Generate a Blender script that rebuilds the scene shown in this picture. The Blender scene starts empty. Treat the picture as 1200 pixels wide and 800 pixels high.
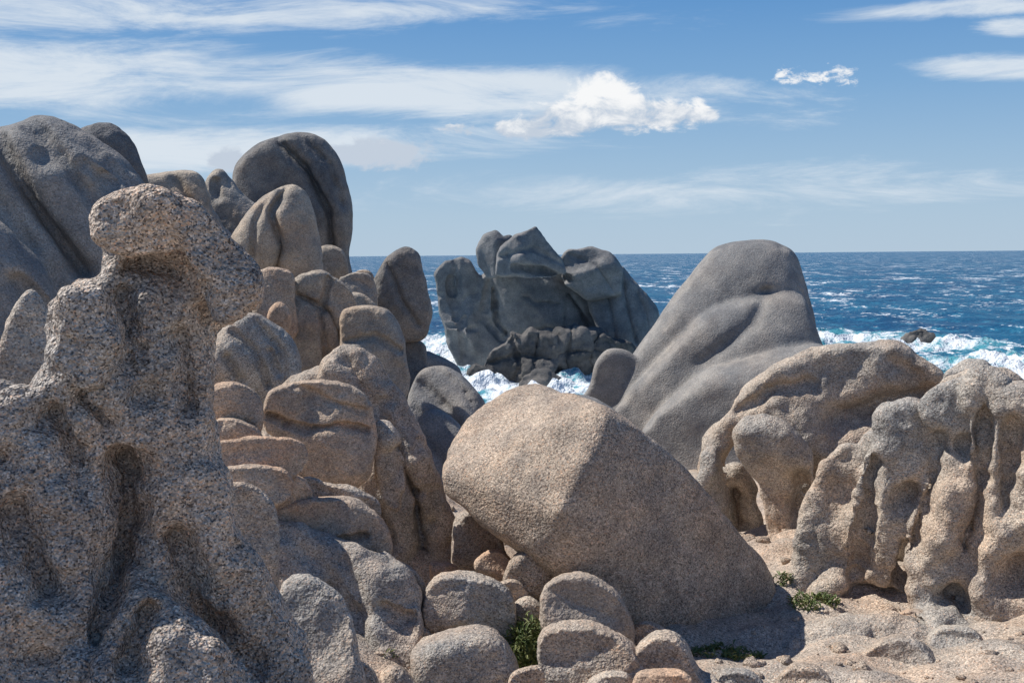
import bpy, bmesh, math, random
import numpy as np
from mathutils import Vector, Matrix, noise
from mathutils.geometry import delaunay_2d_cdt
random.seed(4); rng=np.random.default_rng(4)
scene=bpy.context.scene
SEA=-8.0
# ---------------------------------------------------------------- camera
LENS=40.0; F=1200*LENS/36.0
PITCH=4.35; ROLL=-0.5
Rm=Matrix.Rotation(math.radians(90-PITCH),3,'X') @ Matrix.Rotation(math.radians(ROLL),3,'Z')
cd=bpy.data.cameras.new("camera"); cam=bpy.data.objects.new("camera",cd)
scene.collection.objects.link(cam); cam.matrix_world=Rm.to_4x4()
cd.lens=LENS; cd.sensor_width=36; cd.clip_start=0.05; cd.clip_end=60000
scene.camera=cam
def ray(u,v): return Rm @ Vector(((u-600)/F,(400-v)/F,-1.0))
def P(u,v,d):
    r=ray(u,v); return r*(d/r.y)
def Psea(u,v):
    r=ray(u,v); return r*(SEA/r.z)
# ---------------------------------------------------------------- helpers
def mesh_obj(name,verts,faces,mat=None,smooth=True):
    me=bpy.data.meshes.new(name); me.from_pydata([tuple(v) for v in verts],[],faces); me.update()
    ob=bpy.data.objects.new(name,me); scene.collection.objects.link(ob)
    if mat: me.materials.append(mat)
    if smooth: me.polygons.foreach_set("use_smooth",[True]*len(me.polygons))
    return ob
def catmull(pts,n=6):
    pts=np.array(pts,float); m=len(pts); out=[]
    for i in range(m):
        p0,p1,p2,p3=pts[i-1],pts[i],pts[(i+1)%m],pts[(i+2)%m]
        for k in range(n):
            t=k/n
            out.append(0.5*((2*p1)+(-p0+p2)*t+(2*p0-5*p1+4*p2-p3)*t*t+(-p0+3*p1-3*p2+p3)*t**3))
    return np.array(out)
def inside(poly,X,Y):
    c=np.zeros(X.shape,bool); n=len(poly); j=n-1
    for i in range(n):
        xi,yi=poly[i]; xj,yj=poly[j]
        if yi!=yj:
            cond=((yi>Y)!=(yj>Y))&(X<(xj-xi)*(Y-yi)/(yj-yi)+xi)
            c^=cond
        j=i
    return c
def segdist(px,py,line):
    best=np.full(px.shape,1e9)
    for (ax,ay),(bx,by) in zip(line[:-1],line[1:]):
        dx,dy=bx-ax,by-ay; L=dx*dx+dy*dy+1e-12
        t=np.clip(((px-ax)*dx+(py-ay)*dy)/L,0,1)
        best=np.minimum(best,np.hypot(px-ax-t*dx,py-ay-t*dy))
    return best
frng=np.random.default_rng(11)
def lobe(pts,d,k=1.0,kb=None,tilt=0.0,p=0.5,gr=(),lean=0.0,nf=3,fs=.45,fw=.05,lin=False):
    """closed rock body: outline on a vertical plane at distance d, swollen front and back, with weathered facets"""
    c=np.mean(np.array(pts,float),axis=0); C=P(c[0],c[1],d)
    n=Vector((C.x,C.y,0)).normalized(); rt=Vector((n.y,-n.x,0)); nc=n.dot(C)
    def to2(q):
        r=ray(q[0],q[1]); w=r*(nc/n.dot(r)); return (w.dot(rt),w.z)
    pp=[to2(q) for q in pts]
    if lin:
        a=np.array(pp); poly=[]
        for i in range(len(a)):
            b0,b1=a[i],a[(i+1)%len(a)]
            for t in (0,.25,.5,.75): poly.append(b0+(b1-b0)*t)
        poly=np.array(poly)
    else: poly=catmull(pp,6)
    mn=poly.min(0); mx=poly.max(0); size=(mx-mn).max(); N=72; h=size/N
    gx=np.arange(mn[0]-2*h,mx[0]+2.5*h,h); gy=np.arange(mn[1]-2*h,mx[1]+2.5*h,h)
    X,Y=np.meshgrid(gx,gy); M=inside(poly,X,Y).astype(float)
    U=M*0.01
    for it in range(1400):
        s=np.zeros_like(U)
        s[1:-1,1:-1]=(U[:-2,1:-1]+U[2:,1:-1]+U[1:-1,:-2]+U[1:-1,2:]+1e-3)*0.25
        U=s*M
    um=U.max()
    ys,xs=np.where(U>um*0.999); cx=X[ys[0],xs[0]]; cy=Y[ys[0],xs[0]]
    R=segdist(np.array([cx]),np.array([cy]),[tuple(q) for q in poly]+[tuple(poly[0])])[0]
    U/=um
    step=size/46
    ax=np.arange(mn[0],mx[0],step); ay=np.arange(mn[1],mx[1],step)
    AX,AY=np.meshgrid(ax,ay); AX=AX+(np.arange(len(ay))%2)[:,None]*step*0.5
    ins=inside(poly,AX,AY); qx=AX[ins]; qy=AY[ins]
    dist=segdist(qx,qy,[tuple(q) for q in poly]+[tuple(poly[0])])
    ok=dist>step*0.35; qx=qx[ok]; qy=qy[ok]
    V2=[Vector(q) for q in poly]+[Vector((a,b)) for a,b in zip(qx,qy)]
    nb=len(poly)
    res=delaunay_2d_cdt(V2,[],[list(range(nb))],1,1e-6)
    ov=np.array([tuple(v) for v in res[0]]); tf=[tuple(f) for f in res[2]]
    cnt={}
    for f in tf:
        for a,b in zip(f,f[1:]+f[:1]):
            e=(min(a,b),max(a,b)); cnt[e]=cnt.get(e,0)+1
    bd=np.zeros(len(ov),bool)
    for e,q in cnt.items():
        if q==1: bd[e[0]]=bd[e[1]]=True
    fx=(ov[:,0]-gx[0])/h; fy=(ov[:,1]-gy[0])/h
    ix=np.clip(fx.astype(int),0,len(gx)-2); iy=np.clip(fy.astype(int),0,len(gy)-2)
    tx=fx-ix; ty=fy-iy
    u=(U[iy,ix]*(1-tx)+U[iy,ix+1]*tx)*(1-ty)+(U[iy+1,ix]*(1-tx)+U[iy+1,ix+1]*tx)*ty
    u=np.clip(u,0,1); base=u**p; base[bd]=0
    hf=base*R*k; hb=base*R*(kb if kb is not None else k)
    if nf and len(qx)>10:
        for i in range(nf):
            j=frng.integers(len(qx)); x0,y0=qx[j],qy[j]
            an=frng.uniform(0,2*math.pi); sl=frng.uniform(.1,fs)
            x0=(x0+cx)/2; y0=(y0+cy)/2
            pl=R*k*frng.uniform(.72,.92)+sl*((ov[:,0]-x0)*math.cos(an)+(ov[:,1]-y0)*math.sin(an))
            pl=np.maximum(pl,R*k*.25)
            w=R*k*fw
            hf=-w*np.logaddexp(-hf/w,-pl/w)
        hf[bd]=0
    ppm=d/F
    for g in gr:
        line,w,dep=g
        l2=[to2(q) for q in line]
        if len(l2)==1: l2=l2*2
        dd=segdist(ov[:,0],ov[:,1],l2)
        hf=hf-dep*ppm*np.exp(-(dd/(w*ppm))**2)*np.clip(base*1.6,0,1)
    hf[~bd]=np.maximum(hf[~bd],R*0.02)
    zc=ov[:,1].mean(); off=tilt*(ov[:,1]-zc)+lean*(ov[:,0]-ov[:,0].mean())
    verts=[]; faces=[]
    for i,(s,t) in enumerate(ov):
        b=rt*s+n*nc+Vector((0,0,t))
        verts.append(b+n*(off[i]-hf[i]))
    bi={}
    for i,(s,t) in enumerate(ov):
        if bd[i]: bi[i]=i
        else:
            bi[i]=len(verts); b=rt*s+n*nc+Vector((0,0,t)); verts.append(b+n*(off[i]+hb[i]))
    for f in tf:
        faces.append(tuple(f)); faces.append(tuple(bi[x] for x in reversed(f)))
    return verts,faces
def hull(pts):
    bm=bmesh.new()
    for q in pts: bm.verts.new(P(*q))
    r=bmesh.ops.convex_hull(bm,input=bm.verts)
    junk=[g for g in r['geom_interior']+r['geom_unused'] if isinstance(g,bmesh.types.BMVert)]
    if junk: bmesh.ops.delete(bm,geom=list(set(junk)),context='VERTS')
    bm.verts.index_update()
    vs=[v.co.copy() for v in bm.verts]; fs=[tuple(v.index for v in f.verts) for f in bm.faces]
    bm.free(); return vs,fs
texcache={}
def tex(kind,size,depth=2):
    key=(kind,round(size,4),depth)
    if key in texcache: return texcache[key]
    t=bpy.data.textures.new("rocktex",kind)
    t.noise_scale=size
    if kind=='CLOUDS': t.noise_depth=depth
    texcache[key]=t; return t
def bake(ob):
    dg=bpy.context.evaluated_depsgraph_get()
    me=bpy.data.meshes.new_from_object(ob.evaluated_get(dg))
    ob.modifiers.clear(); old=ob.data; ob.data=me; bpy.data.meshes.remove(old); return me
def do_carve(me,carve):
    """weathering hollows worn into the face of the joined rock"""
    n=len(me.vertices); co=np.empty(n*3); me.vertices.foreach_get('co',co); co=co.reshape(-1,3)
    for line,w,dep in carve:
        pts=[]
        if len(line)==1: pts=[line[0]]
        else:
            for (a,b),(c,d) in zip(line[:-1],line[1:]):
                m=max(2,int(math.hypot(c-a,d-b)/(w*.4)))
                for i in range(m): pts.append((a+(c-a)*i/m,b+(d-b)*i/m))
            pts.append(line[-1])
        cs=[]
        for u,v in pts:
            r=np.array(ray(u,v).normalized()); along=co@r
            lat=np.linalg.norm(co-along[:,None]*r,axis=1)/np.maximum(along,.1)*F
            k=np.where(lat<max(4,w*.35))[0]
            if len(k)==0: continue
            cs.append((co[k[np.argmin(along[k])]].copy(),along[k].min(),r))
        if not cs: continue
        best=np.full(n,1e9)
        for c,al,r in cs: best=np.minimum(best,np.linalg.norm(co-c,axis=1)/(w*al/F))
        al=cs[0][1]; r=cs[len(cs)//2][2]; dr=r+np.array([0,0,.35])
        co+= (np.exp(-best**2)*dep*al/F)[:,None]*dr[None,:]
    me.vertices.foreach_set('co',co.ravel()); me.update()
def rock(name,lobes,mat,voxel=None,smooth=6,disp=None,sf=0.5,post=1,carve=None):
    V=[];Fc=[]
    for vs,fs in lobes:
        o=len(V); V+=vs; Fc+=[tuple(i+o for i in f) for f in fs]
    A=np.array([tuple(v) for v in V]); ext=(A.max(0)-A.min(0)).max()
    if voxel is None: voxel=ext/110
    ob=mesh_obj(name,V,Fc,None)
    m=ob.modifiers.new("r",'REMESH'); m.mode='VOXEL'; m.voxel_size=voxel; m.adaptivity=0
    m=ob.modifiers.new("s",'SMOOTH'); m.factor=sf; m.iterations=smooth
    if carve:
        do_carve(bake(ob),carve)
        m=ob.modifiers.new("r",'REMESH'); m.mode='VOXEL'; m.voxel_size=voxel; m.adaptivity=0
        m=ob.modifiers.new("s",'SMOOTH'); m.factor=sf; m.iterations=3
    if disp is None: disp=[(ext*0.25,ext*0.05),(ext*0.07,ext*0.01)]
    for q in disp:
        m=ob.modifiers.new("d",'DISPLACE'); m.texture=tex(q[2] if len(q)>2 else 'CLOUDS',q[0]); m.strength=q[1]; m.mid_level=0.5
        m.texture_coords='LOCAL'
    m=ob.modifiers.new("s2",'SMOOTH'); m.factor=0.4; m.iterations=post
    me=bake(ob); me.name=name
    me.materials.clear(); me.materials.append(mat)
    me.polygons.foreach_set("use_smooth",[True]*len(me.polygons))
    c=Vector(A.mean(0)); me.transform(Matrix.Translation(-c)); ob.location=c
    return ob
# ---------------------------------------------------------------- node helper
class NT:
    def __init__(s,nt): s.nt=nt; s.N=nt.nodes; s.L=nt.links
    def n(s,t,**kw):
        x=s.N.new(t)
        for k,v in kw.items(): setattr(x,k,v)
        return x
    def put(s,sock,v):
        if isinstance(v,bpy.types.NodeSocket): s.L.new(v,sock)
        elif v is not None: sock.default_value=v
    def m(s,op,a,b=None,c=None,clamp=False):
        x=s.n('ShaderNodeMath',operation=op); x.use_clamp=clamp
        s.put(x.inputs[0],a)
        if b is not None: s.put(x.inputs[1],b)
        if c is not None: s.put(x.inputs[2],c)
        return x.outputs[0]
    def mix(s,f,a,b,bt='MIX'):
        x=s.n('ShaderNodeMix',data_type='RGBA',blend_type=bt)
        s.put(x.inputs[0],f); s.put(x.inputs[6],a); s.put(x.inputs[7],b); return x.outputs[2]
    def noise(s,vec,scale,detail=3,rough=0.5,dist=0.0):
        x=s.n('ShaderNodeTexNoise'); s.put(x.inputs['Vector'],vec)
        x.inputs['Scale'].default_value=scale; x.inputs['Detail'].default_value=detail
        x.inputs['Roughness'].default_value=rough; x.inputs['Distortion'].default_value=dist; return x.outputs[0]
    def ss(s,v,a,b):
        x=s.n('ShaderNodeMapRange',interpolation_type='SMOOTHSTEP')
        s.put(x.inputs[0],v); x.inputs[1].default_value=a; x.inputs[2].default_value=b; return x.outputs[0]
    def mapping(s,vec,scale=(1,1,1),loc=(0,0,0)):
        x=s.n('ShaderNodeMapping'); s.put(x.inputs[0],vec); x.inputs['Scale'].default_value=scale; x.inputs['Location'].default_value=loc; return x.outputs[0]
def c4(c): return (c[0],c[1],c[2],1)
def newmat(name):
    m=bpy.data.materials.new(name); m.use_nodes=True; t=NT(m.node_tree)
    return m,t,m.node_tree.nodes['Principled BSDF']
def granite(name,ca,cb,orange=0.3,contrast=1.0,grain=140,bump=0.5,oc=(0.50,0.31,0.18),bd=0.008,wave=1.2,two=True,bs_=0.9):
    m,t,bs=newmat(name)
    geo=t.n('ShaderNodeNewGeometry').outputs['Position']
    big=t.noise(geo,bs_,3,0.6); mid=t.noise(geo,5*bs_,3,0.6)
    base=t.mix(t.ss(big,0.38,0.62),c4(ca),c4(cb))
    o=t.m('MULTIPLY',t.ss(t.noise(t.mapping(geo,loc=(5,3,9)),1.4*bs_,2,0.65),0.45,0.64),orange)
    base=t.mix(o,base,c4(oc))
    base=t.mix(1.0,base,t.mix(t.ss(mid,0.3,0.7),(0.78,0.79,0.81,1),(1.16,1.14,1.11,1)),'MULTIPLY')
    def grains(sc,stops):
        v=t.n('ShaderNodeTexVoronoi',feature='F1'); t.put(v.inputs['Vector'],geo)
        v.inputs['Scale'].default_value=sc
        sp=t.n('ShaderNodeSeparateColor'); t.L.new(v.outputs['Color'],sp.inputs[0])
        r=t.n('ShaderNodeValToRGB'); r.color_ramp.interpolation='CONSTANT'
        e=r.color_ramp.elements
        e[0].position=0; e[0].color=c4(stops[0][1]); e[1].position=stops[1][0]; e[1].color=c4(stops[1][1])
        for p,c in stops[2:]:
            q=e.new(p); q.color=c4(c)
        t.L.new(sp.outputs[0],r.inputs[0]); return r.outputs[0],v.outputs['Distance']
    g1,d1=grains(grain,[(0,(0.25,0.24,0.24)),(0.12,(0.66,0.64,0.62)),(0.32,(0.95,0.93,0.92)),(0.6,(1.15,1.13,1.10)),(0.8,(1.6,1.58,1.56)),(0.93,(1.35,1.05,0.88))])
    col=t.mix(0.9*contrast,base,t.mix(1.0,base,g1,'MULTIPLY'))
    if two:
        g2,d2=grains(grain*.42,[(0,(0.5,0.48,0.47)),(0.12,(0.88,0.87,0.86)),(0.45,(1.03,1.02,1.0)),(0.85,(1.3,1.28,1.25))])
        col=t.mix(0.55*contrast,col,t.mix(1.0,col,g2,'MULTIPLY'))
    t.L.new(col,bs.inputs['Base Color']); bs.inputs['Roughness'].default_value=0.88
    bs.inputs['Specular IOR Level'].default_value=0.2
    h=t.m('ADD',t.noise(geo,grain*0.4,1,0.7),t.m('MULTIPLY',t.noise(geo,11,4,0.65),wave))
    b=t.n('ShaderNodeBump'); b.inputs['Strength'].default_value=bump; b.inputs['Distance'].default_value=bd*1.6
    t.L.new(h,b.inputs['Height']); t.L.new(b.outputs[0],bs.inputs['Normal'])
    return m
m_hoodoo=granite("granite_coarse",(0.41,0.38,0.35),(0.51,0.44,0.375),0.35,1.0,170,1.0,bd=.011,oc=(.56,.41,.30),wave=2.2)
m_boulder=granite("granite_warm",(0.45,0.375,0.305),(0.40,0.33,0.265),0.3,0.9,130,1.0,oc=(.52,.37,.26))
m_step=granite("granite_orange",(0.45,0.385,0.32),(0.51,0.40,0.305),0.75,0.6,130,0.8,(0.58,0.385,0.26),wave=2)
m_right=granite("granite_right",(0.38,0.36,0.33),(0.48,0.415,0.345),0.35,0.75,130,0.9,(.53,.37,.25),wave=2.4)
m_grey=granite("granite_grey",(0.225,0.225,0.225),(0.315,0.30,0.28),0.12,0.5,90,0.6,(0.40,0.30,0.22),0.012,1.2,False,bs_=.6)
m_dark=granite("granite_dark",(0.17,0.17,0.172),(0.26,0.245,0.225),0.2,0.5,90,0.6,(0.34,0.25,0.17),0.012,1.4,False)
m_tan=granite("granite_tan",(0.33,0.308,0.28),(0.41,0.355,0.29),0.5,0.5,90,0.6,(0.49,0.35,0.235),0.012,1.6,False)
m_stack=granite("granite_sea_stack",(0.18,0.183,0.187),(0.265,0.262,0.257),0.12,0.3,20,0.4,(0.28,0.245,0.21),0.06,1.8,False,bs_=.3)
m_wet=granite("granite_wet",(0.10,0.10,0.10),(0.19,0.18,0.17),0.1,0.3,20,0.5,(0.2,0.16,0.12),0.08,2.5,False,bs_=.5)

# ---------------------------------------------------------------- rocks
L=lobe
D=76
K=dict(lin=True,fw=.02)
rock("sea_stack",[
 L([(507,320),(520,304),(541,299),(552,306),(563,322),(566,360),(570,420),(560,462),(540,440),(524,408),(512,365)],D,1.0,p=.3,nf=6,fs=.8,gr=[([(533,302),(538,360),(545,430)],1.8,10),([(512,345),(540,352),(562,342)],1.2,6),([(520,380),(560,385)],1.2,6)],**K),
 L([(562,322),(580,310),(620,312),(668,316),(694,335),(718,368),(732,405),(715,460),(600,460),(558,440),(557,370)],D,0.62,p=.28,nf=7,fs=.6,gr=[([(577,320),(566,370),(592,402)],2,12),([(590,400),(640,382),(700,392)],2,14),([(600,316),(650,324),(700,350)],2,9),([(690,335),(702,370),(690,400)],1.6,8),([(650,326),(664,352),(660,385)],1.5,5)],**K),
 L([(560,314),(557,292),(568,275),(582,270),(588,280),(597,276),(606,290),(602,322),(570,328)],D-2,1.0,p=.3,nf=5,fs=.8,**K),
 L([(583,296),(603,275),(628,264),(641,280),(657,300),(666,322),(620,330),(578,324)],D-4.5,1.0,p=.3,nf=6,fs=.8,gr=[([(585,301),(625,291),(660,310)],1.5,12)],**K),
 L([(653,306),(664,292),(692,288),(714,296),(730,316),(728,345),(690,350),(660,334)],D-2.5,1.0,p=.3,nf=6,fs=.8,gr=[([(666,298),(700,312),(718,340)],1.5,10)],**K),
 L([(690,345),(712,318),(728,314),(742,330),(756,344),(771,366),(770,390),(762,430),(730,440),(702,400)],D-1.5,1.0,p=.3,nf=6,fs=.8,gr=[([(728,318),(735,360),(745,400)],1.6,12),([(710,330),(718,370),(722,400)],1.6,10),([(745,340),(758,370),(760,400)],1.4,8)],**K),
 ],m_stack,voxel=0.09,smooth=3,disp=[(6.0,0.8),(1.6,0.3),(.5,0.09)],
 carve=[([(600,318),(640,322),(664,330)],3,16),([(575,340),(582,385),(600,402)],2.5,12),([(670,345),(690,375),(700,395)],2.5,12),([(528,330),(540,380)],2.5,10),([(610,350),(660,356)],2,6)])
rock("wave_cut_rock",[
 L([(566,425),(575,408),(592,400),(598,388),(612,392),(622,384),(636,392),(652,392),(655,425),(648,465),(600,465),(568,450)],D-6,1.0,p=.34,nf=7,fs=1.0,gr=[([(598,392),(610,430),(596,455)],1.8,12),([(575,424),(610,415),(645,420)],1.4,9),([(632,388),(625,430),(632,455)],1.6,10)],**K),
 L([(638,400),(652,384),(672,378),(690,386),(704,384),(722,396),(736,398),(749,414),(738,440),(702,462),(648,462)],D-5,1.0,p=.34,nf=7,fs=1.0,gr=[([(672,380),(664,420),(672,450)],1.8,12),([(703,386),(690,420),(702,450)],1.8,11),([(650,412),(700,408),(735,416)],1.4,9)],**K),
 L([(542,446),(556,425),(572,430),(585,440),(580,470),(550,470)],D-7,1,p=.36,nf=5,fs=1,**K),
 L([(600,462),(612,440),(640,432),(660,446),(664,470),(610,474)],D-9,1,p=.36,nf=5,fs=1,**K),
 ],m_wet,voxel=0.085,smooth=2,disp=[(2.2,0.9),(0.7,0.35),(.3,.1)])
rock("sea_rock",[L([(1056,396),(1066,388),(1080,384),(1096,391),(1106,402),(1096,425),(1060,425)],98,1.1,nf=5,fs=1,**K),L([(1030,403),(1040,398),(1050,402),(1050,416),(1032,416)],98,1)],m_wet,voxel=.1,smooth=1,disp=[(1.2,0.9),(.4,.3)])
rock("granite_whaleback",[
 L([(712,480),(735,430),(770,376),(800,335),(824,304),(845,288),(880,281),(915,285),(935,299),(947,335),(958,380),(965,430),(940,520),(880,560),(800,560),(740,520)],22,0.62,1.2,tilt=0.2,p=.42,nf=2,fs=.35),
 L([(716,495),(738,458),(788,404),(828,366),(880,346),(925,343),(947,353),(960,388),(964,430),(930,520),(860,560),(770,560),(725,520)],21.2,0.55,1,tilt=0.25,p=.36,nf=2,fs=.35,gr=[([(900,346),(880,380),(820,425)],6,8)]),
 L([(748,510),(790,463),(830,435),(880,422),(930,410),(975,415),(990,520),(900,600),(800,600),(755,560)],20.1,0.55,1,tilt=0.3,p=.36,nf=2,fs=.35),
 L([(676,480),(690,452),(700,424),(714,410),(738,414),(752,436),(740,520),(700,530)],22,.9,p=.38,nf=5,fs=.8),
 ],m_grey,smooth=6,voxel=.04,disp=[(1.8,0.2),(.5,.04)],carve=[([(945,345),(900,340),(835,360),(790,400),(745,450)],5,16),([(950,405),(885,418),(830,432),(790,462)],5,14)])
rock("granite_slab",[
 L([(480,455),(495,435),(520,430),(545,442),(565,463),(572,485),(562,520),(545,580),(500,590),(478,500)],16,0.8,1,tilt=.5,p=.38,gr=[([(490,450),(525,480),(555,530)],4,18),([(485,480),(510,510),(530,560)],3,14),([(510,432),(545,460),(568,500)],3,12)]),
 L([(478,425),(500,412),(525,424),(542,442),(530,480),(480,480)],19,0.9,1,tilt=.3),
 L([(482,510),(505,485),(535,500),(556,540),(550,600),(500,620),(480,560)],13.5,0.8,1,tilt=.4,p=.38,gr=[([(490,510),(520,540),(540,600)],4,14)]),
 L([(640,480),(660,465),(700,470),(740,500),(760,560),(700,600),(640,560)],19,0.8,1,tilt=.3),
 ],m_grey,smooth=4,voxel=.045,disp=[(.9,0.14),(.3,.03)])
rock("granite_cliff",[
 L([(-90,150),(0,141),(40,131),(75,136),(110,155),(140,176),(160,196),(182,232),(190,330),(150,420),(20,480),(-90,480)],11,0.6,1,tilt=.25,p=.4,nf=2,fs=.3,
   gr=[([(-10,150),(25,215),(55,260),(100,320)],7,48),([(30,135),(75,190),(110,240),(150,300)],5,30),([(-40,240),(10,290),(50,340)],6,40),([(80,140),(125,190),(165,230)],4,16),([(-60,300),(-10,350),(20,400)],6,30),([(-30,190),(10,250),(40,290)],3,18)]),
 L([(-90,250),(-20,250),(25,285),(62,325),(70,400),(20,470),(-90,480)],10.0,0.6,1,tilt=.3,p=.42),
 ],m_grey,smooth=4,voxel=.03,disp=[(.9,0.14),(.3,.05)],carve=[([(60,180)],14,22),([(120,220)],12,18),([(20,330),(60,370)],10,20),([(100,190),(130,215)],6,14)])
rock("granite_dome",[L([(86,156),(105,146),(128,145),(148,158),(165,184),(174,230),(150,270),(85,260),(70,190)],15,.8)],m_dark,smooth=4)
rock("granite_ridge",[
 L([(160,215),(180,202),(215,196),(236,203),(248,230),(262,262),(280,290),(290,400),(180,400),(150,280)],16,0.8,1,p=.4,tilt=.2,gr=[([(200,200),(225,240),(240,300)],4,16)]),
 L([(238,215),(255,195),(272,205),(292,228),(308,245),(310,300),(300,420),(240,400),(236,270)],17,0.8,1,p=.4,tilt=.2)],m_tan,smooth=4,disp=[(.8,0.16),(.25,.04)],carve=[([(190,235)],10,14),([(250,210),(255,260)],4,12)])
rock("granite_tower",[
 L([(270,208),(282,184),(310,165),(350,155),(374,160),(394,180),(407,215),(412,250),(408,300),(415,340),(400,400),(320,400),(296,300),(278,240)],19,0.8,1,p=.42,nf=2,gr=[([(325,165),(360,200),(385,250),(392,310)],4,24),([(350,158),(385,195),(400,242)],3,12)]),
 ],m_dark,smooth=4,disp=[(1.2,0.14),(.3,.03)])
rock("granite_spire",[
 L([(270,285),(288,253),(308,232),(335,217),(354,224),(367,250),(375,290),(374,340),(340,380),(290,350),(274,310)],15.5,0.8,1,p=.44,nf=2,gr=[([(335,220),(318,250),(330,290),(320,330)],4,18),([(318,225),(300,260),(296,300)],3,9)])],m_tan,smooth=4,disp=[(.7,0.1),(.2,.03)])
rock("granite_knob",[L([(371,300),(378,288),(395,289),(405,300),(407,330),(380,340),(370,325)],17,1)],m_tan)
rock("granite_knob",[L([(396,332),(405,322),(422,318),(436,325),(442,350),(440,380),(398,380)],16,1)],m_tan)
rock("granite_knob",[L([(415,322),(425,316),(436,320),(438,335),(420,340)],18,1)],m_tan)
rock("granite_block",[
 L([(334,362),(346,332),(370,318),(398,324),(418,345),(425,380),(420,430),(400,470),(355,450),(338,400)],13.5,0.8,1,p=.36,nf=4,gr=[([(350,345),(385,365),(402,400)],3,16),([(385,326),(375,370),(385,420)],3,12)]),
 L([(400,372),(415,360),(440,360),(460,372),(472,392),(477,420),(478,460),(450,490),(410,470),(400,420)],13,0.8,1,p=.36,nf=4,gr=[([(405,400),(440,392),(470,410)],3,8)]),
 L([(402,350),(418,342),(436,350),(445,372),(420,385),(402,372)],14,1)],m_tan,smooth=3,disp=[(.6,0.16),(.2,.04)])
rock("granite_block",[L([(296,335),(305,318),(325,314),(344,322),(346,350),(348,390),(320,410),(298,380)],13.2,1,p=.38),
 L([(314,365),(325,354),(338,362),(340,385),(325,392),(314,385)],12.6,1)],m_step)
rock("balanced_rock",[L([(434,338),(447,310),(468,290),(487,293),(497,318),(503,348),(506,378),(495,398),(470,401),(448,380),(436,358)],17,0.8,p=.4,nf=3,gr=[([(455,310),(470,350),(490,380)],3,6)])],m_dark,smooth=4)
rock("granite_pedestal",[L([(452,402),(475,398),(496,402),(500,430),(505,480),(480,520),(450,480),(448,430)],17.2,1)],m_dark)
rock("granite_hump",[
 L([(235,440),(248,400),(272,374),(300,367),(328,383),(348,405),(354,440),(340,500),(280,540),(235,500)],10.5,0.8,1,p=.42,gr=[([(270,385),(300,410),(315,450)],3,12),([(300,375),(330,410),(335,450)],3,10)])],m_right,smooth=4,carve=[([(262,420),(280,450)],6,12),([(320,410),(330,440)],4,10)])
rock("granite_hump",[L([(-10,430),(8,375),(22,350),(38,338),(52,352),(66,385),(72,420),(66,470),(20,500),(-20,480)],5.6,0.8,1,p=.42)],m_right,smooth=4)
rock("granite_hump",[L([(-50,450),(0,444),(25,455),(50,470),(60,540),(-50,560)],5.0,0.8,1)],m_right,smooth=4)
rock("granite_outcrop",[
 L([(370,440),(385,416),(406,407),(435,419),(460,443),(480,470),(495,510),(510,550),(528,600),(536,645),(525,700),(480,740),(440,720),(425,640),(415,560),(390,500)],9.3,0.8,1,p=.4,tilt=.15,gr=[([(400,415),(450,490),(480,560),(500,640)],5,18),([(440,425),(480,500),(510,590)],4,12)]),
 L([(300,560),(312,480),(340,440),(400,430),(440,480),(470,560),(480,660),(400,700),(320,660)],9.8,0.6,1),
 L([(436,495),(455,492),(470,520),(475,560),(468,600),(448,585),(436,540)],8.8,1,p=.36),
 L([(300,640),(340,630),(400,650),(450,665),(490,690),(500,725),(490,780),(460,860),(320,880),(300,760)],7.3,0.5,1,p=.36,tilt=.6,nf=5,gr=[([(330,640),(390,690),(440,760)],6,20),([(310,700),(380,740),(400,800)],6,14),([(400,660),(430,720),(480,740)],5,18)]),
 ],m_right,voxel=.02,smooth=5,disp=[(.4,0.13),(.15,.05)],
 carve=[([(470,530),(490,600),(500,660)],7,26),([(440,600),(460,660)],8,26),([(385,690),(420,730),(430,770)],9,30),([(455,470)],8,14),([(505,620)],7,16),([(450,715),(480,730)],6,22)])
def small(name,pts,d,mat,k=.9,p=.36,smooth=4,carve=None,**kw):
    kw.setdefault('nf',5); kw.setdefault('fs',.6)
    return rock(name,[L(pts,d,k,1.0,p=p,**kw)],mat,smooth=smooth,voxel=None,carve=carve)
small("granite_ledge",[(307,482),(318,458),(350,446),(392,446),(420,456),(438,480),(441,520),(430,560),(400,574),(362,562),(352,535),(325,516),(309,503)],8.6,m_step,.8,gr=[([(345,450),(390,470),(425,480)],3,9)],carve=[([(315,492),(360,502),(400,497),(432,503)],4,14),([(365,470)],8,8)])
small("granite_ledge",[(244,460),(262,447),(290,452),(306,470),(309,496),(300,512),(275,506),(248,492)],8.2,m_step)
small("granite_ledge",[(246,495),(275,490),(304,504),(306,524),(270,532),(246,520)],8.0,m_step)
small("granite_ledge",[(250,522),(285,513),(330,512),(354,518),(360,540),(345,560),(300,560),(255,552)],7.8,m_step)
small("granite_ledge",[(255,552),(300,545),(335,552),(345,575),(320,592),(268,590)],7.6,m_step)
small("granite_ledge",[(322,602),(355,586),(400,582),(438,598),(458,625),(455,655),(415,668),(370,660),(332,645)],7.9,m_step,carve=[([(340,630),(390,640),(430,632)],5,16)])
small("granite_ledge",[(355,560),(385,565),(420,572),(445,590),(440,615),(400,612),(358,600)],8.2,m_right)
small("granite_ledge",[(262,572),(295,568),(320,592),(328,640),(322,700),(290,700),(265,640)],6.6,m_right)
small("granite_ledge",[(320,560),(350,558),(366,575),(362,596),(330,604),(316,585)],7.9,m_step)
small("granite_ledge",[(430,660),(455,655),(485,668),(500,690),(490,715),(455,712),(432,690)],8.0,m_right)
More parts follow.
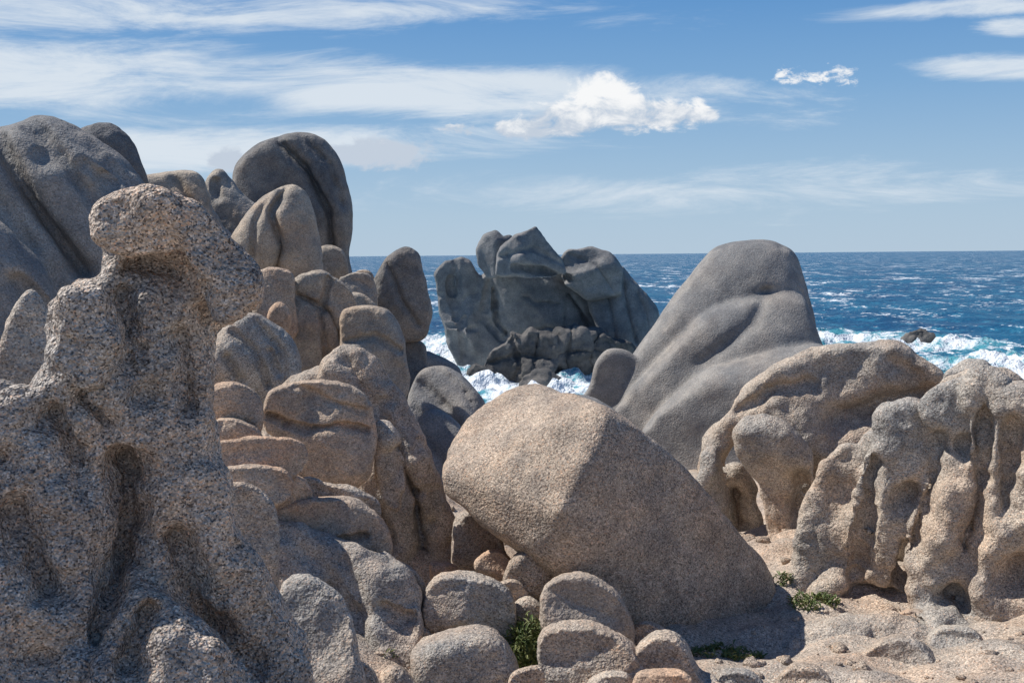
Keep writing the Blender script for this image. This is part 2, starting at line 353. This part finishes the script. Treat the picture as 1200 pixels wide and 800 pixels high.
# tilted block: long slab lying down to the right, its long face steep and turned from the sun
rock("granite_boulder",[hull([
 (511,552,8.35),(520,520,8.7),(546,490,9.0),(588,457,9.4),(628,447,9.4),(678,459,8.7),(710,481,8.0),(686,545,7.7),(657,600,7.6),(632,652,7.75),(598,624,7.9),(540,598,8.2),(517,580,8.35),
 (754,503,8.15),(803,544,8.3),(853,601,8.5),(901,659,8.75),(910,692,8.8),(903,728,8.7),(874,756,8.5),(830,768,8.3),(785,766,8.15),(735,742,8.0),(680,700,7.8),
 (560,540,9.6),(700,560,10.0),(860,700,9.9),(680,640,9.4),(780,600,10.1)])],m_boulder,voxel=.024,smooth=45,sf=.7,disp=[(.8,0.08),(.2,.024),(.08,.009)])
small("granite_stone",[(530,620),(543,598),(568,606),(590,635),(594,680),(560,700),(533,690)],8.9,m_right)
S=[([(498,722),(503,690),(528,673),(572,678),(597,700),(605,735),(596,768),(540,775),(503,755)],7.6),
([(480,800),(488,757),(528,738),(574,743),(602,768),(608,800),(600,870),(485,870)],7.1),
([(595,662),(606,645),(635,639),(660,655),(680,682),(658,708),(610,712),(594,692)],8.0),
([(635,712),(641,684),(670,675),(704,683),(728,704),(746,742),(738,775),(690,775),(645,755)],7.5),
([(630,790),(636,745),(670,731),(718,736),(742,760),(750,800),(745,870),(638,870)],7.0),
([(720,792),(743,757),(775,744),(803,758),(825,788),(845,805),(840,870),(725,870)],6.95),
([(866,748),(878,725),(905,722),(932,748),(936,780),(900,795),(868,775)],8.6),
([(578,692),(600,680),(614,700),(608,730),(585,722)],7.9),
([(462,705),(478,686),(502,690),(508,716),(490,740),(466,730)],8.0),
([(594,712),(612,700),(630,710),(630,738),(604,742)],7.8),
([(420,780),(436,760),(460,766),(472,790),(450,812),(422,800)],7.2),
([(558,655),(580,648),(602,668),(598,694),(568,692)],8.3),
([(455,745),(475,728),(502,738),(508,765),(480,785),(458,770)],7.5),
([(680,668),(700,660),(722,672),(724,692),(700,695),(682,685)],8.0),
([(740,742),(760,732),(782,740),(785,758),(755,765)],7.6),
([(500,665),(515,655),(532,668),(530,690),(505,690)],8.6),
([(640,640),(655,635),(668,645),(668,662),(650,665)],8.4),
([(440,800),(455,782),(480,785),(492,810),(485,850),(440,850)],6.9),
([(596,800),(608,782),(632,786),(640,815),(625,850),(598,850)],6.8),
([(745,795),(765,785),(800,790),(812,815),(800,860),(750,860)],6.5),
([(690,800),(710,788),(738,796),(745,830),(720,860),(688,850)],6.6),
([(835,800),(850,786),(880,790),(895,812),(880,850),(838,850)],7.0),
([(395,790),(410,772),(430,780),(440,805),(430,850),(395,850)],6.6),
([(930,765),(945,752),(968,756),(980,775),(960,790),(935,785)],8.0),
([(1000,780),(1020,752),(1065,748),(1098,768),(1105,800),(1060,830),(1005,815)],7.5),
([(1085,760),(1105,735),(1140,738),(1162,765),(1160,800),(1110,810)],7.7),
([(900,800),(925,782),(965,786),(985,805),(975,850),(900,850)],7.0),
([(1050,725),(1068,712),(1090,720),(1095,745),(1065,752)],8.2)]
for i,(p_,d_) in enumerate(S):
    pj=[(a+random.uniform(-6,6),b+random.uniform(-4,4)) for a,b in p_]
    small("granite_stone",pj,d_,[m_right,m_right,m_boulder,m_step][i%4],.9,smooth=3,fs=.9)
# right: hooded rock
rock("granite_hood",[
 L([(815,560),(822,520),(850,482),(880,447),(920,421),(965,408),(1000,402),(1045,400),(1072,415),(1104,430),(1112,450),(1100,500),(1060,540),(1000,560),(940,540),(900,500),(870,510),(840,560)],11.2,0.8,1,p=.4,nf=4),
 L([(812,560),(820,530),(838,520),(850,545),(856,590),(850,625),(830,620),(815,590)],11.2,1),
 L([(862,505),(890,485),(930,505),(955,550),(945,620),(928,660),(905,668),(893,620),(885,570),(868,540)],10.7,.7,1,p=.38),
 L([(835,560),(870,545),(890,600),(905,665),(870,680),(845,630)],11.8,.7),
 L([(900,500),(980,480),(1060,500),(1080,640),(1000,720),(920,700)],11.8,.7)],m_right,voxel=.025,smooth=7,disp=[(.5,0.16),(.2,.06),(.07,.012)],
 carve=[([(856,560),(866,625)],11,40),([(938,570),(945,630)],11,36),([(862,485),(905,455),(955,448)],6,14),([(985,490),(1040,480),(1085,470)],13,30),([(1050,430),(1075,445)],9,10)])
rock("granite_fins",[
 L([(928,700),(930,650),(938,600),(950,560),(973,532),(1000,518),(1018,535),(1008,590),(995,650),(990,700),(955,720)],8.9,.8,1,p=.4),
 L([(1020,520),(1028,482),(1050,467),(1078,474),(1093,500),(1088,550),(1070,600),(1056,650),(1040,700),(1010,690),(990,640),(1000,580)],8.6,.8,1,p=.4),
 L([(990,560),(1010,515),(1030,510),(1040,560),(1030,640),(990,680),(975,640)],8.8,.9,1,p=.4),
 L([(1080,480),(1092,453),(1118,438),(1140,445),(1150,490),(1145,560),(1120,640),(1110,740),(1080,760),(1062,680),(1066,620),(1090,550),(1092,510)],8.35,.8,1,p=.4),
 L([(1125,450),(1150,428),(1172,440),(1185,480),(1180,560),(1150,640),(1140,760),(1110,800),(1095,740),(1115,640),(1135,540)],8.2,.8,1,p=.4),
 L([(1160,480),(1185,455),(1240,460),(1300,490),(1330,700),(1330,900),(1150,900),(1120,800),(1135,700),(1160,600),(1170,530)],8.0,.5,1,p=.4),
 L([(1060,500),(1100,445),(1160,430),(1200,452),(1320,470),(1340,900),(1120,880),(1070,780),(1062,640)],8.9,.42,1,p=.38,nf=2),
 L([(940,620),(990,530),(1060,490),(1100,455),(1160,435),(1200,456),(1320,480),(1320,860),(1120,830),(960,745)],9.2,.35,1,p=.4,nf=2),
 L([(945,680),(980,645),(1040,650),(1080,690),(1090,745),(1040,760),(970,750),(940,720)],8.9,.8,1),
 L([(1000,800),(1040,760),(1090,745),(1150,770),(1220,840),(1220,960),(990,960)],7.5,.6,1,p=.4,tilt=.8,nf=5),
 L([(1098,445),(1110,430),(1135,425),(1160,428),(1168,450),(1130,480),(1100,470)],10,1)],m_right,voxel=.02,smooth=11,disp=[(.5,0.2),(.2,.09),(.07,.016)],
 carve=[([(1010,708),(1055,735)],16,75),([(1020,545),(1008,620),(1000,680)],8,30),([(1095,515),(1088,580),(1066,650)],9,34),([(1152,480),(1148,570),(1125,650)],8,28),([(1185,500),(1175,600)],9,28),([(1118,700),(1125,760)],14,38),([(1190,680)],22,38),([(1065,590)],14,22),([(1170,790)],18,26),([(1128,530)],10,16)])
rock("granite_apron",[
 L([(830,850),(880,790),(950,772),(1020,765),(1080,775),(1120,820),(1120,960),(830,960)],7.35,.7,1,p=.4,tilt=1.2,nf=6,fs=.6,gr=[([(930,775),(960,830)],8,14),([(1030,770),(1010,840)],8,14)]),
 L([(930,740),(970,722),(1030,730),(1080,745),(1090,790),(1000,800),(940,775)],8.2,.7,1,p=.4,tilt=.6,nf=5)],m_right,smooth=4,voxel=.02,disp=[(.4,.16),(.12,.04)])
# foreground hoodoo
rock("granite_hoodoo",[
 L([(112,262),(118,240),(140,226),(168,221),(205,228),(238,247),(262,268),(284,290),(300,322),(301,350),(284,370),(262,380),(250,392),(246,425),(252,470),(263,530),(278,605),(300,650),(325,700),(348,750),(364,805),(380,940),(-160,940),(-160,560),(-60,490),(0,472),(30,458),(52,428),(62,390),(68,352),(90,332),(118,322),(128,298),(118,284)],3.68,.42,.8,p=.40,nf=0),
 L([(108,262),(115,240),(140,226),(168,221),(200,227),(230,244),(240,270),(222,296),(180,300),(140,298),(116,286)],3.48,.8,.9,p=.42,nf=3,fs=.6),
 L([(205,250),(240,247),(262,268),(284,291),(300,322),(300,350),(284,369),(262,379),(246,372),(236,345),(222,310),(205,280)],3.52,.8,.9,p=.42,nf=3,fs=.6),
 L([(138,330),(170,300),(205,300),(228,350),(232,420),(245,500),(240,560),(200,600),(150,570),(128,480),(126,390)],3.6,.65,.9,p=.42,nf=4),
 L([(62,385),(70,352),(92,334),(120,335),(140,370),(140,420),(110,455),(80,450),(60,420)],3.42,.8,.9,p=.42,nf=3),
 L([(-160,560),(-60,490),(0,472),(35,460),(80,490),(120,540),(135,590),(125,660),(110,740),(105,800),(110,940),(-160,940)],3.3,.42,.9,p=.42,tilt=.3,nf=4),
 L([(150,660),(165,600),(215,545),(260,545),(277,605),(299,650),(324,700),(347,750),(363,805),(372,940),(300,940),(240,820),(190,750)],3.58,.65,.9,p=.42,nf=4),
 L([(100,800),(135,730),(165,704),(220,740),(270,785),(320,820),(360,870),(360,940),(100,940)],3.25,.55,.9,p=.42,tilt=.5,nf=3),
 ],m_hoodoo,voxel=.0095,smooth=11,disp=[(.26,0.10),(.1,.042),(.03,.009)],
 carve=[([(236,345),(244,385)],11,26),([(150,316),(205,322)],11,34),([(152,560),(162,620),(140,690)],22,80),([(142,350),(155,420)],13,34),([(215,400),(228,480)],12,28),([(60,490),(100,560)],15,44),([(20,600),(60,690)],20,40),([(200,640),(230,710),(300,810)],17,50),([(95,465),(125,510)],13,32),([(175,720),(150,790)],16,60),([(178,470)],16,26),([(0,540)],16,26),([(50,780)],24,44),([(280,650)],13,20)])
small("granite_stone",[(320,720),(350,690),(405,715),(422,770),(430,880),(330,920),(315,800)],5.4,m_right,.6,tilt=.5)

# ---------------------------------------------------------------- terrain
CP=np.array([(0,0,-1.8),(0,4,-2.5),(0,7,-2.78),(2,8,-2.75),(3,9.5,-2.6),(4,7,-2.6),(1,10,-2.75),(-.5,8.5,-2.8),(-1,9.5,-2.4),(-2,7,-2.2),(-2.5,9,-1.9),(-4,6,-1.4),(-4,12,-1.5),(-2,13,-2.2),(-5,18,-1.6),(-2.5,18,-2.4),(0,14,-3.6),(-.5,18,-4.5),(2,13,-3.2),(4,12,-2.6),(4,19,-3.8),(7,12,-2.6),(9,18,-4),(0,24,-7.5),(5,26,-7.5),(-8,12,-1.2),(-8,20,-1.5),(-6,28,-6),(-3,24,-7),(-15,15,-1),(-15,30,-7),(12,10,-2.8),(14,20,-5),(20,25,-8),(-3,-4,-1.6),(4,-4,-1.7),(-2,2,-1.7),(3,3,-2.2)],float)
def terr(x,y):
    x=np.asarray(x,float); y=np.asarray(y,float)
    W=np.zeros(x.shape); Z=np.zeros(x.shape)
    for a,b,c in CP:
        w=1/((x-a)**2+(y-b)**2+0.15)**1.8; W+=w; Z+=w*c
    z=Z/W
    t=np.clip((y-26)/9,0,1); z=z*(1-t)+(-12)*t
    t=np.clip((np.abs(x)-22)/12,0,1)*np.clip((y-5)/10,0,1); z=z*(1-t)+(-12)*t
    return z
def tnoise(x,y):
    v=Vector((x,y,0)); return 0.10*noise.noise(v*1.6)+0.06*noise.noise(v*4.5)+0.012*noise.noise(v*16)
def tz(x,y):
    return float(terr(np.array([x]),np.array([y]))[0])+tnoise(x,y)
gx=np.concatenate([np.arange(-34,-6,.5),np.arange(-6,7,.06),np.arange(7,36,.5)])
gy=np.concatenate([np.arange(-8,5,.4),np.arange(5,13,.05),np.arange(13,40,.4)])
X,Y=np.meshgrid(gx,gy); Z=terr(X,Y)
nz=np.array([tnoise(a,b) for a,b in zip(X.ravel(),Y.ravel())]).reshape(X.shape)
Z=Z+nz
nxx=len(gx); V=np.stack([X.ravel(),Y.ravel(),Z.ravel()],1)
Fc=[(j*nxx+i,j*nxx+i+1,(j+1)*nxx+i+1,(j+1)*nxx+i) for j in range(len(gy)-1) for i in range(nxx-1)]
m_ground=granite("sandy_ground",(0.43,0.38,0.325),(0.48,0.405,0.335),0.25,0.8,120,0.9)
mesh_obj("ground",V,Fc,m_ground)
gv=[];gf=[]
bm=bmesh.new(); bmesh.ops.create_icosphere(bm,subdivisions=2,radius=1); iv=[v.co.copy() for v in bm.verts]; jf=[tuple(v.index for v in f.verts) for f in bm.faces]; bm.free()
for i in range(800):
    x=random.uniform(-1.2,4); y=random.uniform(6.2,11)
    r=0.008+0.06*random.random()**4; o=len(gv); z=tz(x,y); q=Vector((random.random()*50,)*3)
    sc=Vector((random.uniform(.7,1.3),random.uniform(.7,1.3),random.uniform(.5,.9)))
    for v in iv:
        w=v*(1+.5*noise.noise(v*1.3+q)); gv.append(Vector((x+w.x*r*sc.x,y+w.y*r*sc.y,z+w.z*r*sc.z+r*.1)))
    gf+=[tuple(a+o for a in f) for f in jf]
mesh_obj("gravel",gv,gf,m_boulder)
# plants
m_leaf,t,bs=newmat("leaf")
g=t.n('ShaderNodeNewGeometry')
r=t.n('ShaderNodeValToRGB'); t.L.new(g.outputs['Random Per Island'],r.inputs[0])
r.color_ramp.elements[0].color=(0.06,0.11,0.02,1); r.color_ramp.elements[1].color=(0.24,0.25,0.09,1)
t.L.new(r.outputs[0],bs.inputs['Base Color']); bs.inputs['Roughness'].default_value=.6
def plant(u,v,d,rad,n,hgt=.12):
    c=P(u,v,d); vs=[];fs=[]
    for i in range(n):
        a=random.uniform(0,6.28); rr=rad*math.sqrt(random.random()); x=c.x+math.cos(a)*rr*1.3; y=c.y+math.sin(a)*rr
        if noise.noise(Vector((x,y,0))*9)<-.08: continue
        z=tz(x,y)-.01; b=random.uniform(0,6.28); w=random.uniform(.004,.010)
        dx,dy=math.cos(b),math.sin(b); h=.045; le=random.uniform(.02,.06)
        z+=random.random()*hgt*(1.1-rr/rad*.6)
        o=len(vs)
        vs+=[Vector((x-dy*w*.3,y+dx*w*.3,z)),Vector((x+dy*w*.3,y-dx*w*.3,z)),Vector((x+dx*le*.5+dy*w,y+dy*le*.5-dx*w,z+h*.5)),Vector((x+dx*le,y+dy*le,z+h*.6)),Vector((x+dx*le*.5-dy*w,y+dy*le*.5+dx*w,z+h*.5))]
        fs+=[(o,o+1,o+2,o+3,o+4)]
    mesh_obj("green_plant",vs,fs,m_leaf,False)
plant(622,760,7.5,.17,2200,.36); plant(622,725,7.9,.1,900,.26)
plant(955,742,8.5,.16,600,.09); plant(850,792,7.7,.2,700,.06); plant(915,730,8.9,.08,300,.1); plant(470,790,7.2,.08,250,.1)

# ---------------------------------------------------------------- sea
na,nr=700,480
th=np.radians(np.linspace(-75,75,na)); tt=np.linspace(0,1,nr)
el=0.30*(1-tt)**1.35+0.0002
rr=8.0/el
TH,RR=np.meshgrid(th,rr); X=RR*np.sin(TH); Y=RR*np.cos(TH)
Z=np.zeros_like(X)
for lam,amp,ang in [(17,.26,200),(11,.2,170),(7.3,.15,225),(4.7,.09,185),(3.1,.06,150),(2.1,.035,210)]:
    a=math.radians(ang); ph=(X*math.cos(a)+Y*math.sin(a))*2*math.pi/lam+1.3*np.sin(X/ (lam*2.7)+Y/(lam*3.9))
    lim=np.clip((lam*40-RR)/(lam*20),0,1)
    Z+=amp*lim*(1-np.abs(np.sin(ph/2))*2+.3)
shore=[(512,402,8),(535,432,6),(560,448,6),(590,458,5),(620,464,5),(650,464,5),(690,456,6),(725,442,6),(755,422,5),(500,420,6),
       (965,400,8),(1000,402,6),(1040,404,5),(1110,406,4),(1190,428,6),(1230,440,9),(770,405,5)]
foam=np.zeros_like(X)
for u,v,s in shore:
    q=Psea(u,v); foam=np.maximum(foam,np.exp(-(((X-q.x)/(s*1.15))**2+((Y-q.y)/(s*1.3))**2)))
nzv=np.array([noise.noise(Vector((a,b,0))*.45)+.7*noise.noise(Vector((a,b,0))*1.3) if f>.05 else 0 for a,b,f in zip(X.ravel(),Y.ravel(),foam.ravel())]).reshape(X.shape)
Z=SEA+Z*.8+foam*(nzv*1.1+.3)
V=np.stack([X.ravel(),Y.ravel(),Z.ravel()],1)
Fc=[(j*na+i,j*na+i+1,(j+1)*na+i+1,(j+1)*na+i) for j in range(nr-1) for i in range(na-1)]
m_sea,t,bs=newmat("sea_water")
geo=t.n('ShaderNodeNewGeometry').outputs['Position']
at=t.n('ShaderNodeAttribute'); at.attribute_name="foam"; fo=at.outputs['Fac']
dn=t.noise(geo,.04,3,.6)
col=t.mix(t.ss(dn,.35,.65),(0.006,0.06,0.145,1),(0.012,0.105,0.20,1))
rip=t.noise(t.mapping(geo,(.5,.3,1)),1.0,4,.75)
col=t.mix(t.ss(rip,.48,.68),col,(0.03,0.19,0.30,1))
col=t.mix(t.ss(fo,.03,.6),col,(0.08,0.31,0.38,1))
w1=t.noise(t.mapping(geo,(.13,.05,1)),1.0,5,.70,.6)
w2=t.noise(geo,1.1,3,.75)
cap=t.ss(t.m('ADD',w1,t.m('MULTIPLY',t.m('SUBTRACT',w2,.5),.6)),.58,.64)
fm=t.ss(t.m('ADD',t.m('MULTIPLY',fo,.82),t.m('MULTIPLY',t.m('SUBTRACT',t.noise(geo,.5,5,.75),.5),2.6)),.30,.75)
wh=t.m('MAXIMUM',cap,fm)
t.L.new(t.mix(wh,col,(0.76,0.80,0.83,1)),bs.inputs['Base Color'])
t.L.new(t.m('ADD',t.m('MULTIPLY',wh,.5),.3),bs.inputs['Roughness'])
bs.inputs['Specular IOR Level'].default_value=.22; bs.inputs['IOR'].default_value=1.33
b=t.n('ShaderNodeBump'); b.inputs['Strength'].default_value=1.0; b.inputs['Distance'].default_value=.8
t.L.new(t.m('ADD',t.noise(geo,.7,4,.7),t.m('MULTIPLY',dn,4)),b.inputs['Height']); t.L.new(b.outputs[0],bs.inputs['Normal'])
sea=mesh_obj("sea",V,Fc,m_sea)
a=sea.data.attributes.new("foam",'FLOAT','POINT'); a.data.foreach_set("value",foam.ravel().astype(np.float32))

# ---------------------------------------------------------------- light
sd=Vector((-0.60,0.14,0.79)).normalized()
sl=bpy.data.lights.new("sun",'SUN'); sl.energy=5.0; sl.angle=math.radians(.5); sl.color=(1,.965,.91)
so=bpy.data.objects.new("sun",sl); scene.collection.objects.link(so); so.rotation_euler=sd.to_track_quat('Z','Y').to_euler(); so.location=(0,0,30)
w=bpy.data.worlds.new("World"); scene.world=w; w.use_nodes=True; t=NT(w.node_tree)
bg=w.node_tree.nodes['Background']; bg.inputs['Strength'].default_value=.094
sky=t.n('ShaderNodeTexSky',sky_type='NISHITA'); sky.sun_disc=False
sky.sun_elevation=math.asin(sd.z); sky.sun_rotation=math.atan2(sd.x,sd.y)
sky.air_density=1.0; sky.dust_density=.3; sky.ozone_density=1.5; sky.altitude=0
tc=t.n('ShaderNodeTexCoord').outputs['Generated']
sp=t.n('ShaderNodeSeparateXYZ'); t.L.new(tc,sp.inputs[0])
yy=t.m('MAXIMUM',sp.outputs[1],.05)
az=t.m('DIVIDE',sp.outputs[0],yy); ev=t.m('DIVIDE',sp.outputs[2],yy)
cb=t.n('ShaderNodeCombineXYZ'); t.L.new(az,cb.inputs[0]); t.L.new(ev,cb.inputs[1]); co=cb.outputs[0]
def AE(u,v):
    r=ray(u,v); return r.x/r.y,r.z/r.y
def blob(u,v,ru,rv,rot=0):
    a0,e0=AE(u,v); x=t.m('SUBTRACT',az,a0); y=t.m('SUBTRACT',ev,e0)
    if rot:
        y=t.m('SUBTRACT',y,t.m('MULTIPLY',x,rot))
    x=t.m('DIVIDE',x,ru/F); y=t.m('DIVIDE',y,rv/F)
    return t.m('SUBTRACT',1.0,t.m('SQRT',t.m('ADD',t.m('MULTIPLY',x,x),t.m('MULTIPLY',y,y))))
def mx(l):
    o=l[0]
    for q in l[1:]: o=t.m('MAXIMUM',o,q)
    return o
st=t.noise(t.mapping(co,(5,30,1)),1.0,7,.70,.6)
st2=t.noise(t.mapping(co,(2.2,11,1),(3,1,0)),1.0,4,.55,.3)
str_f=t.m('ADD',t.m('MULTIPLY',t.m('SUBTRACT',st,.5),2.5),t.m('MULTIPLY',t.m('SUBTRACT',st2,.5),1.6))
strat=mx([blob(200,8,560,36,-.02),blob(60,88,440,56,-.04),blob(480,105,480,38,-.03),blob(1150,8,190,16,.05),blob(1180,80,130,20),blob(1190,30,60,14),blob(250,180,420,34,.02),t.m('MULTIPLY',blob(800,225,600,30),.5)])
a1=t.m('MULTIPLY',t.ss(t.m('ADD',t.m('MINIMUM',strat,.6),t.m('MULTIPLY',str_f,.75)),-.02,.75),.9)
cn=t.noise(t.mapping(co,(30,50,1),(.7,.3,0)),1.0,7,.64,.4)
cn2=t.noise(t.mapping(co,(90,150,1),(.2,.9,0)),1.0,5,.65,.4)
big=mx([blob(703,118,50,36),blob(735,130,60,30),blob(665,138,70,28),blob(618,151,56,16),blob(770,133,80,22),blob(815,134,40,13),blob(440,180,95,25),blob(265,188,34,18)])
sm=mx([blob(925,90,26,12),blob(985,89,26,14),blob(965,91,30,9),blob(535,152,26,9)])
a2=t.ss(t.m('ADD',t.m('MINIMUM',big,.55),t.m('MULTIPLY',t.m('SUBTRACT',cn,.5),1.8)),.10,.52)
a3=t.m('MULTIPLY',t.ss(t.m('ADD',t.m('MINIMUM',sm,.5),t.m('MULTIPLY',t.m('SUBTRACT',cn2,.5),2.6)),.12,.85),.95)
a2=t.m('MAXIMUM',a2,a3)
e0=AE(700,134)[1]
shade=t.ss(t.m('ADD',t.m('MULTIPLY',t.m('SUBTRACT',ev,e0),34),t.m('MULTIPLY',t.m('SUBTRACT',cn,.5),4.5)),-.6,.65)
ccol=t.mix(shade,(5.8,6.6,7.7,1),(9.9,10.0,10.1,1))
rp=t.n('ShaderNodeValToRGB'); t.L.new(t.m('MAXIMUM',sp.outputs[2],0.0),rp.inputs[0])
e=rp.color_ramp.elements; e[0].position=0; e[0].color=(.47,.62,.78,1); e[1].position=1; e[1].color=(.03,.09,.26,1)
for p_,c_ in [(.035,(.43,.595,.77)),(.08,(.34,.53,.75)),(.14,(.22,.43,.715)),(.22,(.11,.31,.65)),(.4,(.05,.15,.38))]:
    q=e.new(p_); q.color=c4(c_)
grad=t.mix(1.0,rp.outputs[0],(10,10,10,1),'MULTIPLY')
base=t.mix(.9,sky.outputs[0],grad)
c=t.mix(a1,base,(7.8,8.5,9.2,1)); c=t.mix(a2,c,ccol)
t.L.new(c,bg.inputs['Color'])
scene.view_settings.view_transform='Standard'; scene.view_settings.look='None'; scene.view_settings.exposure=0
